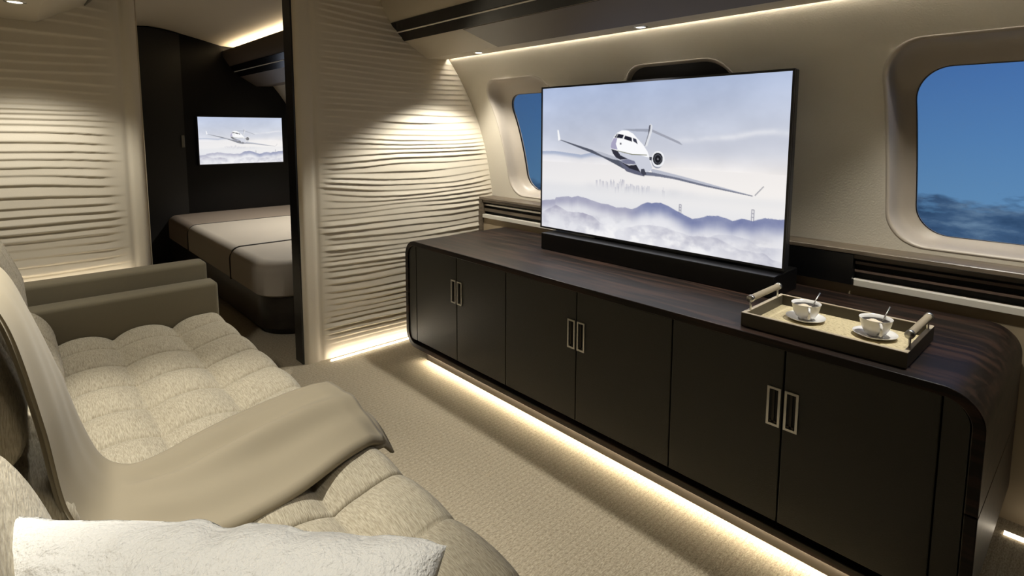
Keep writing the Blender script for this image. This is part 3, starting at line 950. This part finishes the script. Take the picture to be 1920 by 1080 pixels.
# ================================================================ TRAY AND COFFEE
ZT = CZ1
tx0, tx1, ty0, ty1 = 1.798, 2.118, 0.352, 0.820
tray = thing('serving_tray', ((tx0 + tx1) / 2, (ty0 + ty1) / 2, ZT), 'rectangular taupe serving tray with bar handles on the cabinet top', 'tray')
th = 0.012; zr = 0.7445
prism('base', [(tx0, ty0), (tx1, ty0), (tx1, ty1), (tx0, ty1)], 2, ZT + 0.0005, ZT + 0.006, M_TRAY, tray)
def wall_(x, y):
    w_ = box('side_wall', x, y, (ZT + 0.006, zr - 0.002), M_TRAY, tray)
    box('rim', x, y, (zr - 0.002, zr), M_TRAYEDGE, w_)
wall_((tx0, tx0 + th), (ty0, ty1)); wall_((tx1 - th, tx1), (ty0, ty1))
wall_((tx0 + th, tx1 - th), (ty0, ty0 + th)); wall_((tx0 + th, tx1 - th), (ty1 - th, ty1))
box('woven_mat', (tx0 + th, tx1 - th), (ty0 + th, ty1 - th), (ZT + 0.006, ZT + 0.0085), M_CANE, tray)
for yy in (ty0 + 0.008, ty1 - 0.008):
    h = tube('handle', [(tx0 + 0.045, yy, 0.783), (tx0 + 0.06, yy, 0.783), (tx1 - 0.06, yy, 0.783), (tx1 - 0.045, yy, 0.783)], 0.0108, M_GRIP, tray, 16)
    for xx in (tx0 + 0.05, tx1 - 0.05):
        tube('post', [(xx, yy, zr - 0.003), (xx, yy, 0.778)], 0.0036, M_CHROME, h, 8)
    for xx, s in ((tx0 + 0.045, -1), (tx1 - 0.045, 1)):
        tube('end_cap', [(xx - s * 0.010, yy, 0.783), (xx + s * 0.004, yy, 0.783)], 0.0122, M_CHROME, h, 16)
zf = ZT + 0.0085
def coffee(cx, cy, which):
    s = thing('saucer', (cx, cy, zf), 'white porcelain saucer under the %s coffee cup' % which, 'saucer', 'coffee saucers')
    lathe('plate', [(0.0, 0.0032), (0.034, 0.0032), (0.05, 0.008), (0.0605, 0.0125), (0.0615, 0.0132), (0.0605, 0.011), (0.05, 0.0058), (0.036, 0.0004), (0.0, 0.0004)], (cx, cy, zf), M_PORCELAIN, s, 48)
    lathe('well', [(0.0, 0.0042), (0.022, 0.0042), (0.0255, 0.0052), (0.027, 0.0032)], (cx, cy, zf), M_PORCELAIN, s, 32)
    z0 = zf + 0.0046
    c = thing('coffee_cup', (cx, cy, z0), 'white porcelain cup of coffee on the %s saucer in the tray' % which, 'cup', 'coffee cups')
    lathe('bowl', [(0.0, 0.0), (0.020, 0.0), (0.021, 0.003), (0.030, 0.010), (0.038, 0.024), (0.0425, 0.040), (0.0455, 0.054), (0.0462, 0.0555), (0.0450, 0.0555), (0.0415, 0.042), (0.037, 0.026), (0.029, 0.013), (0.0, 0.007)], (cx, cy, z0), M_PORCELAIN, c, 48)
    lathe('coffee', [(0.0, 0.0445), (0.0418, 0.0445)], (cx, cy, z0), M_COFFEE, c, 40)
    # foam patch
    n = 24; v = [(cx - 0.006, cy + 0.004, z0 + 0.0462)]
    for i in range(n):
        t = 2 * math.pi * i / n
        r = 0.023 * (1 + 0.18 * math.sin(3 * t + 0.6) + 0.08 * math.sin(5 * t))
        v.append((cx - 0.006 + r * math.cos(t), cy + 0.004 + r * math.sin(t), z0 + 0.0448))
    obj('foam', v, [(0, 1 + i, 1 + (i + 1) % n) for i in range(n)], M_FOAM, c, True)
    # handle towards the viewer and the right
    d = Vector((-0.87, -0.49, 0)).normalized()
    pts = []
    for k in range(13):
        t = math.radians(100 - 200 * k / 12)
        pts.append((cx + d.x * (0.039 + 0.0215 * math.cos(t)), cy + d.y * (0.039 + 0.0215 * math.cos(t)), z0 + 0.031 + 0.0185 * math.sin(t)))
    tube('handle', pts, 0.0044, M_PORCELAIN, c, 10)
    sp = thing('teaspoon', (cx + 0.018, cy - 0.006, z0 + 0.016), 'thin metal spoon standing in the %s coffee cup' % which, 'spoon', 'coffee spoons')
    tube('stem', [(cx + 0.005, cy - 0.008, z0 + 0.02), (cx + 0.035, cy - 0.016, z0 + 0.058), (cx + 0.058, cy - 0.022, z0 + 0.083)], [0.0018, 0.0018, 0.0026], M_CHROME, sp, 8)
    lathe('spoon_bowl', [(0.0, -0.003), (0.006, -0.0015), (0.008, 0.001), (0.006, 0.0025), (0.0, 0.003)], (cx + 0.004, cy - 0.008, z0 + 0.018), M_CHROME, sp, 14)
coffee(1.991, 0.685, 'farther')
coffee(1.991, 0.479, 'nearer')

# ================================================================ SOFA
sofa = thing('sofa', (0.2, 1.2, 0.0), 'long beige tufted fabric sofa along the left wall', 'sofa')
box('base', (-0.34, 0.655), (-0.75, 2.93), (0.05, 0.40), M_ARM, sofa, 0.02, 2)
for (xx, yy) in ((0.55, 2.7), (0.55, -0.6), (-0.25, 2.7), (-0.25, -0.6)):
    tube('foot', [(xx, yy, 0.0), (xx, yy, 0.06)], 0.025, M_BLACK, sofa, 12)
PITCH = 0.2155
ROW0 = 2.67
COLS = [0.076, 0.291, 0.506, 0.721]
def seatpad(y0, y1):
    # station list along x: flat top, rounded front, front face
    sx_, sz_, nx_ = [], [], []
    tops = np.linspace(-0.12, 0.655, 96)
    yv = np.concatenate([[y0 + 0.004, y0 + 0.001, y0], np.linspace(y0, y1, int((y1 - y0) / 0.0045))[1:-1], [y1, y1 - 0.001, y1 - 0.004]])
    drop = np.zeros(len(yv)); drop[0] = drop[-1] = 0.085; drop[1] = drop[-2] = 0.03
    rows = ROW0 - PITCH * np.arange(-2, 20)
    dr = np.min(np.abs(yv[:, None] - rows[None, :]), 1) / (PITCH / 2)
    dr = np.clip(dr, 0, 1)
    gr = 1 - (1 - dr) ** 2.3
    crease = np.exp(-(dr * PITCH / 2 / 0.004) ** 2)
    cols = np.array(COLS[:3] + [-0.139])
    pts = []
    for x in tops:
        dc = np.min(np.abs(x - cols)) / (PITCH / 2)
        if x > 0.506:
            dc = min(1.0, (x - 0.506) / (PITCH / 2))
        dc = min(dc, 1.0)
        gc = 1 - (1 - dc) ** 2.1
        fr_ = float(sstep(0.56, 0.655, x))
        z = 0.462 + 0.042 * (gc ** 0.8) * ((0.55 + 0.30 * fr_) + (0.45 - 0.30 * fr_) * gr) + 0.005 * gr - 0.010 * crease
        pts.append(np.stack([np.full(len(yv), x), yv, z - drop], 1))
    ztop = pts[-1][:, 2].copy() + drop
    R_ = 0.055
    for a in np.linspace(8, 90, 10):
        t = math.radians(a)
        xr = 0.655 + R_ * math.sin(t) * (0.93 + 0.07 * gr) - 0.004 * crease
        zz_ = ztop - R_ * (1 - math.cos(t))
        pts.append(np.stack([xr, yv, zz_ - drop * 0.7], 1))
    for z in (0.43, 0.405, 0.385):
        xr = 0.655 + R_ * (0.93 + 0.07 * gr) - 0.004 * crease - (0.43 - z) * 0.3
        pts.append(np.stack([xr, yv, np.minimum(np.full(len(yv), z), pts[-1][:, 2])], 1))
    P_ = np.array(pts)
    n, k = P_.shape[:2]
    return obj('seat_cushion', P_.reshape(-1, 3), gridfaces(n, k), M_FABRIC, sofa, True)
seatpad(1.164, 2.782)
seatpad(-0.70, 1.160)
# back cushions: an upper roll and a lumbar roll, in two lengths
def cushion(name, prof, y0, y1, r, material, seams=0.0, shift=None):
    c = np.mean(prof, 0)
    prof = np.array(prof)
    # resample closed loop
    P_ = np.vstack([prof, prof[:1]])
    d = np.concatenate([[0], np.cumsum(np.linalg.norm(np.diff(P_, axis=0), axis=1))])
    t = np.linspace(0, d[-1], 49)[:-1]
    L = np.stack([np.interp(t, d, P_[:, 0]), np.interp(t, d, P_[:, 1])], 1)
    for _ in range(5):
        L = 0.25 * np.roll(L, 1, 0) + 0.5 * L + 0.25 * np.roll(L, -1, 0)
    ys = np.concatenate([y0 + r * (1 - np.cos(np.linspace(0, math.pi / 2, 9))), np.linspace(y0 + r, y1 - r, 150)[1:-1], y1 - r * (1 - np.cos(np.linspace(math.pi / 2, 0, 9)))])
    rows = ROW0 - PITCH * np.arange(-2, 20)
    v = []
    ext = np.max(np.linalg.norm(L - c, axis=1))
    for y in ys:
        q = min(y - y0, y1 - y)
        ins = r - math.sqrt(max(r * r - (r - min(q, r)) ** 2, 0))
        if seams:
            ins += seams * math.exp(-(np.min(np.abs(y - rows)) / 0.012) ** 2)
        s = L - c
        ln = np.linalg.norm(s, axis=1, keepdims=True)
        X_ = c + s * np.maximum(ln - ins, 0.001) / ln
        sh = shift(y) if shift else 0
        v += [(p[0] + sh, y, p[1]) for p in X_]
    n = 48
    f = list(map(tuple, []))
    F = []
    for i in range(len(ys) - 1):
        for k in range(n):
            l = (k + 1) % n
            F.append((i * n + k, i * n + l, (i + 1) * n + l, (i + 1) * n + k))
    F.append(tuple(range(n))); F.append(tuple(range((len(ys) - 1) * n, len(ys) * n))[::-1])
    return obj(name, v, F, material, sofa, True)
UP = [(-0.30, 0.69), (-0.12, 0.675), (0.01, 0.685), (0.036, 0.73), (0.034, 0.79), (0.014, 0.85), (-0.012, 0.92), (-0.035, 0.99), (-0.08, 1.05), (-0.15, 1.075), (-0.25, 1.05), (-0.31, 0.95), (-0.33, 0.8)]
LUM = [(-0.28, 0.47), (-0.10, 0.465), (0.08, 0.47), (0.116, 0.50), (0.108, 0.56), (0.092, 0.61), (0.062, 0.652), (0.02, 0.68), (-0.08, 0.688), (-0.25, 0.685)]
shf = lambda y: -0.030 * float(np.clip((2.4 - y) / 1.0, 0, 1))
cushion('back_cushion', UP, 1.335, 2.76, 0.06, M_FABRIC, 0.006, shf)
cushion('lumbar_cushion', LUM, 1.335, 2.775, 0.05, M_FABRIC, 0.006, shf)
cushion('back_cushion', UP, -0.70, 0.95, 0.11, M_FABRIC, 0.0, lambda y: -0.12)
LUMB = [(-0.16, 0.47), (0.03, 0.47), (0.062, 0.50), (0.066, 0.58), (0.052, 0.68), (0.030, 0.76), (0.002, 0.84), (-0.035, 0.90), (-0.10, 0.935), (-0.18, 0.92), (-0.20, 0.7)]
cushion('lumbar_cushion', LUMB, -0.70, 1.150, 0.07, M_FABRIC, 0.0, lambda y: -0.015 - 0.03 * float(np.clip((1.0 - y) / 0.3, 0, 1)))
prism('back_frame', [(-0.36, 0.1), (-0.22, 0.1), (-0.22, 0.95), (-0.28, 1.0), (-0.345, 1.0)], 1, -0.75, 2.93, M_ARM, sofa)
a1 = box('arm', (-0.22, 0.704), (2.79, 2.905), (0.36, 0.645), M_ARM, sofa, 0.018, 4, True)
a2 = box('arm', (-0.25, 0.690), (2.910, 3.022), (0.08, 0.722), M_ARM, sofa, 0.018, 4, True)

# ================================================================ THROW BLANKET
def catmull(P_, n):
    P_ = np.array(P_, float)
    Q = np.vstack([2 * P_[0] - P_[1], P_, 2 * P_[-1] - P_[-2]])
    out = []
    m_ = len(P_) - 1
    for t in np.linspace(0, m_ - 1e-6, n):
        i = int(t); u = t - i
        a, b, c, d = Q[i], Q[i + 1], Q[i + 2], Q[i + 3]
        out.append(0.5 * (2 * b + (c - a) * u + (2 * a - 5 * b + 4 * c - d) * u * u + (-a + 3 * b - 3 * c + d) * u ** 3))
    return np.array(out)
FAR = [(-0.075, 1.70, 1.085), (-0.015, 1.68, 1.035), (0.024, 1.66, 0.93), (0.064, 1.65, 0.79), (0.098, 1.645, 0.646), (0.132, 1.63, 0.552), (0.18, 1.605, 0.525), (0.25, 1.62, 0.519), (0.36, 1.66, 0.524), (0.47, 1.70, 0.522), (0.61, 1.705, 0.535), (0.73, 1.676, 0.551)]
NEAR = [(-0.11, 1.40, 1.10), (-0.055, 1.375, 1.06), (-0.016, 1.36, 0.98), (0.018, 1.35, 0.79), (0.042, 1.345, 0.61), (0.085, 1.33, 0.535), (0.16, 1.29, 0.522), (0.275, 1.235, 0.522), (0.37, 1.232, 0.526), (0.465, 1.245, 0.532), (0.60, 1.285, 0.542), (0.725, 1.325, 0.532)]
ns, nt_ = 150, 64
F_ = catmull(FAR, ns); N_ = catmull(NEAR, ns)
thr = thing('throw_blanket', (0.4, 1.45, 0.5), 'smooth taupe throw blanket draped over the sofa back and seat', 'blanket')
v = []
ts = np.concatenate([np.linspace(0, 1, nt_), 1 + np.linspace(0, 1, 15)[1:]])
for i in range(ns):
    s = i / (ns - 1) * 11
    seat = float(sstep(5.2, 6.6, s))
    down = N_[i] - F_[i]
    for t in ts:
        tt = min(t, 1.0)
        p = F_[i] * (1 - tt) + N_[i] * tt
        bulge = math.sin(math.pi * tt)
        # long soft folds running with the cloth
        fold = 0.017 * math.sin(2 * math.pi * (tt * 1.6 + 0.035 * s) + 0.6) + 0.010 * math.sin(2 * math.pi * (tt * 3.1 - 0.06 * s) + 1.7)
        fold *= bulge ** 0.6 * (0.22 + 0.78 * seat) * (1 - 0.7 * float(sstep(8.8, 11, s)))
        lift = 0.016 * bulge + fold * (0.55 + 0.45 * sstep(6, 9, s))
        nrm = np.array([1.0, 0, 0.25]) * (1 - seat) * 0.6 + np.array([0, 0, 1.0]) * seat
        p = p + nrm * lift
        if seat > 0 and tt < 0.06:
            p[2] -= 0.004 * seat
        if t > 1:
            w_ = t - 1
            ang = w_ * 150
            rr_ = 0.017 * seat + 0.004
            p = p + np.array([0, -math.sin(math.radians(min(ang, 150))) * rr_ + 0.03 * seat * max(0, w_ - 0.6), -rr_ * (1 - math.cos(math.radians(min(ang, 150)))) * 0.95])
        # far end dips over the seat edge on the near corner
        e_ = float(sstep(10.55, 11, s))
        p[2] -= e_ * 0.014 * float(sstep(0.7, 1.0, tt)) + e_ * 0.006
        v.append(tuple(p))
nn = len(ts)
cl_ = obj('cloth', v, gridfaces(ns, nn)[:, ::-1], M_THROW, thr, True)
md = cl_.modifiers.new('thickness', 'SOLIDIFY'); md.thickness = 0.007; md.offset = -1
# lower folded layer showing under the near corner
v = []
for i in range(30):
    s = i / 29
    for j in range(16):
        t = j / 15
        x = 0.46 + 0.29 * s
        y0_ = 1.255 + 0.10 * s
        y = y0_ + 0.10 - t * (0.10 + 0.055 * s)
        z = 0.516 + 0.010 * math.sin(math.pi * t) - 0.028 * t * t * s - 0.03 * float(sstep(0.88, 1.0, s)) * t
        v.append((x, y, z))
u_ = obj('folded_layer', v, gridfaces(30, 16)[:, ::-1], M_THROW, thr, True)
md = u_.modifiers.new('thickness', 'SOLIDIFY'); md.thickness = 0.006; md.offset = -1

# ================================================================ PILLOW
pil = thing('pillow', (0.15, 0.80, 0.50), 'white plush pillow lying on the sofa in the foreground', 'pillow')
P1 = np.array((-0.030, 0.975, 0.830)); P2 = np.array((0.406, 0.571, 0.796))
e1 = (P2 - P1); LN = np.linalg.norm(e1); e1 = e1 / LN
lean = math.radians(36)
hz_ = np.array((0.68, 0.733, 0.0))
e2 = hz_ * math.sin(lean) + np.array((0, 0, 1.0)) * math.cos(lean)
e2 = e2 - e1 * np.dot(e1, e2); e2 /= np.linalg.norm(e2)
e3 = np.cross(e1, e2)
HH = 0.165; HW = LN / 2
ctr = (P1 + P2) / 2 - e2 * HH
n = 90
g = np.linspace(-1, 1, n)
Ug, Vg = np.meshgrid(g, g, indexing='ij')
def pside(sg):
    x = HW * Ug * (1 - 0.085 * (1 - np.abs(Vg) ** 1.6))
    y = HH * Vg * (1 - 0.02 * (1 - Ug ** 2)) + 0.010 * (1 - Ug ** 2) * (Vg > -2) * Vg
    h = 0.085 * (np.maximum((1 - Ug ** 4) * (1 - Vg ** 4), 0) ** 0.5)
    nzv = fbm(Ug * 14 + 5 * sg, Vg * 7, 60 + sg, 4) - 0.5
    h = h * (1 + 0.12 * nzv) + 0.003 * nzv
    y = y + 0.010 * (vnoise(Ug * 8, Vg * 3, 77) - 0.5) * np.abs(Vg) ** 3
    return ctr + x.ravel()[:, None] * e1 + y.ravel()[:, None] * e2 + (sg * h).ravel()[:, None] * e3
A_ = pside(1); B_ = pside(-1)
f1 = gridfaces(n, n); f2 = gridfaces(n, n, n * n)[:, ::-1]
bm = bmesh.new()
vs = [bm.verts.new(tuple(p)) for p in np.vstack([A_, B_])]
for q in np.vstack([f1, f2]):
    bm.faces.new([vs[i] for i in q])
# sew the two halves along the border
def bidx():
    o_ = [(i, 0) for i in range(n)] + [(n - 1, j) for j in range(1, n)] + [(i, n - 1) for i in range(n - 2, -1, -1)] + [(0, j) for j in range(n - 2, 0, -1)]
    return [a * n + b for a, b in o_]
bd = bidx()
for k in range(len(bd)):
    a, b = bd[k], bd[(k + 1) % len(bd)]
    bm.faces.new((vs[a], vs[a + n * n], vs[b + n * n], vs[b]))
from_bm('cover', bm, M_PILLOW, pil, True)

# ================================================================ BEDROOM
bed = thing('bed', (1.85, 4.9, 0.0), 'pale upholstered bed on a dark base beyond the doorway', 'bed')
BX0, BX1, BY0, BY1 = 1.165, 2.52, 3.56, YF - 0.012
def footprint(x0, x1, y0, y1, r, n=10):
    out = [(x1, y0), (x1, y1), (x0, y1)]
    for k in range(n + 1):
        t = math.radians(180 + 90 * k / n)
        out.append((x0 + r + r * math.cos(t), y0 + r + r * math.sin(t)))
    return out
bs = prism('base', footprint(BX0 + 0.02, BX1 - 0.01, BY0 + 0.0, BY1, 0.24, 14), 2, 0.05, 0.265, M_BEDDARK, bed)
autosmooth(bs, 30)
tk = prism('toe_kick', footprint(BX0 + 0.06, BX1 - 0.02, BY0 + 0.05, BY1, 0.2, 10), 2, 0.0, 0.05, M_BLACK, bed)
def loft(name, loops, material, parent):
    v, f = [], []
    n = len(loops[0])
    for L in loops: v += L
    for i in range(len(loops) - 1):
        for k in range(n):
            l = (k + 1) % n
            f.append((i * n + k, i * n + l, (i + 1) * n + l, (i + 1) * n + k))
    f.append(tuple(range(n))[::-1]); f.append(tuple(range((len(loops) - 1) * n, len(loops) * n)))
    return autosmooth(obj(name, v, f, material, parent, True), 50)
def mattress(y0, y1, rc, zt, material, round_near):
    loops = []
    z0 = 0.272
    R_ = 0.075
    st = [(z0, 0.012), (z0 + 0.012, 0.0), (zt - R_, 0.0)] + [(zt - R_ + R_ * math.sin(math.radians(a)), R_ * (1 - math.cos(math.radians(a)))) for a in (15, 30, 45, 60, 75, 88)]
    for z, ins in st:
        i2 = ins if round_near else min(ins, 0.012)
        L = footprint(BX0 + ins, BX1, y0 + i2, y1, max(rc - ins * 0.3, 0.012) if round_near else 0.012, 12)
        loops.append([(x, y, z) for x, y in L])
    o = loft('mattress_section', loops, material, bed)
    return o
m1 = mattress(BY0 - 0.01, 4.275, 0.20, 0.500, M_MATTRESS, True)
m2 = mattress(4.285, 5.50, 0.03, 0.505, M_MATTRESS, False)
m3 = mattress(5.51, BY1, 0.03, 0.505, M_BEDEND, False)
def seam(y, zt, parent):
    R_ = 0.075
    pts = [(BX0 - 0.001, y, 0.275), (BX0 - 0.001, y, zt - R_)]
    for a in (20, 40, 60, 80, 90):
        t = math.radians(a)
        pts.append((BX0 + R_ * (1 - math.cos(t)), y, zt - R_ + R_ * math.sin(t)))
    pts.append((BX1, y, zt))
    tube('piping', pts, 0.0065, M_PIPE, parent, 8)
seam(4.28, 0.501, m1); seam(5.505, 0.503, m2)

btv = thing('wall_screen', (1.885, YF - 0.03, 0.99), 'small flat screen on the black bedroom wall', 'television')
bx0, bx1, bz0, bz1 = 1.472, 2.300, 0.995, 1.474
box('bezel', (bx0 - 0.012, bx1 + 0.012), (YF - 0.032, YF - 0.001), (bz0 - 0.012, bz1 + 0.012), M_BEZEL, btv, 0.004, 1)
screen('screen', 240, 140, 3, (bx0, YF - 0.0335, bz1), (bx1 - bx0, 0, 0), (0, 0, bz0 - bz1), btv, 1.0, 0.18)

cd = thing('door_2', (1.0, YF - 0.02, 0), 'black closet door beside the small screen', 'door', kind='structure')
topz = [(0.40, 2.26), (0.8, 2.29), (1.1, 2.30), (1.352, 2.27)]
prism('panel', [(0.40, 0.02), (1.352, 0.02), (1.352, 2.268), (1.22, 2.29), (1.1, 2.30), (0.8, 2.28), (0.40, 2.24)], 1, YF - 0.035, YF - 0.002, mat('closet_black', (22, 20, 18), 0.4), cd)
box('handle', (1.318, 1.346), (YF - 0.048, YF - 0.035), (1.17, 1.29), M_GREY, cd, 0.003, 1)
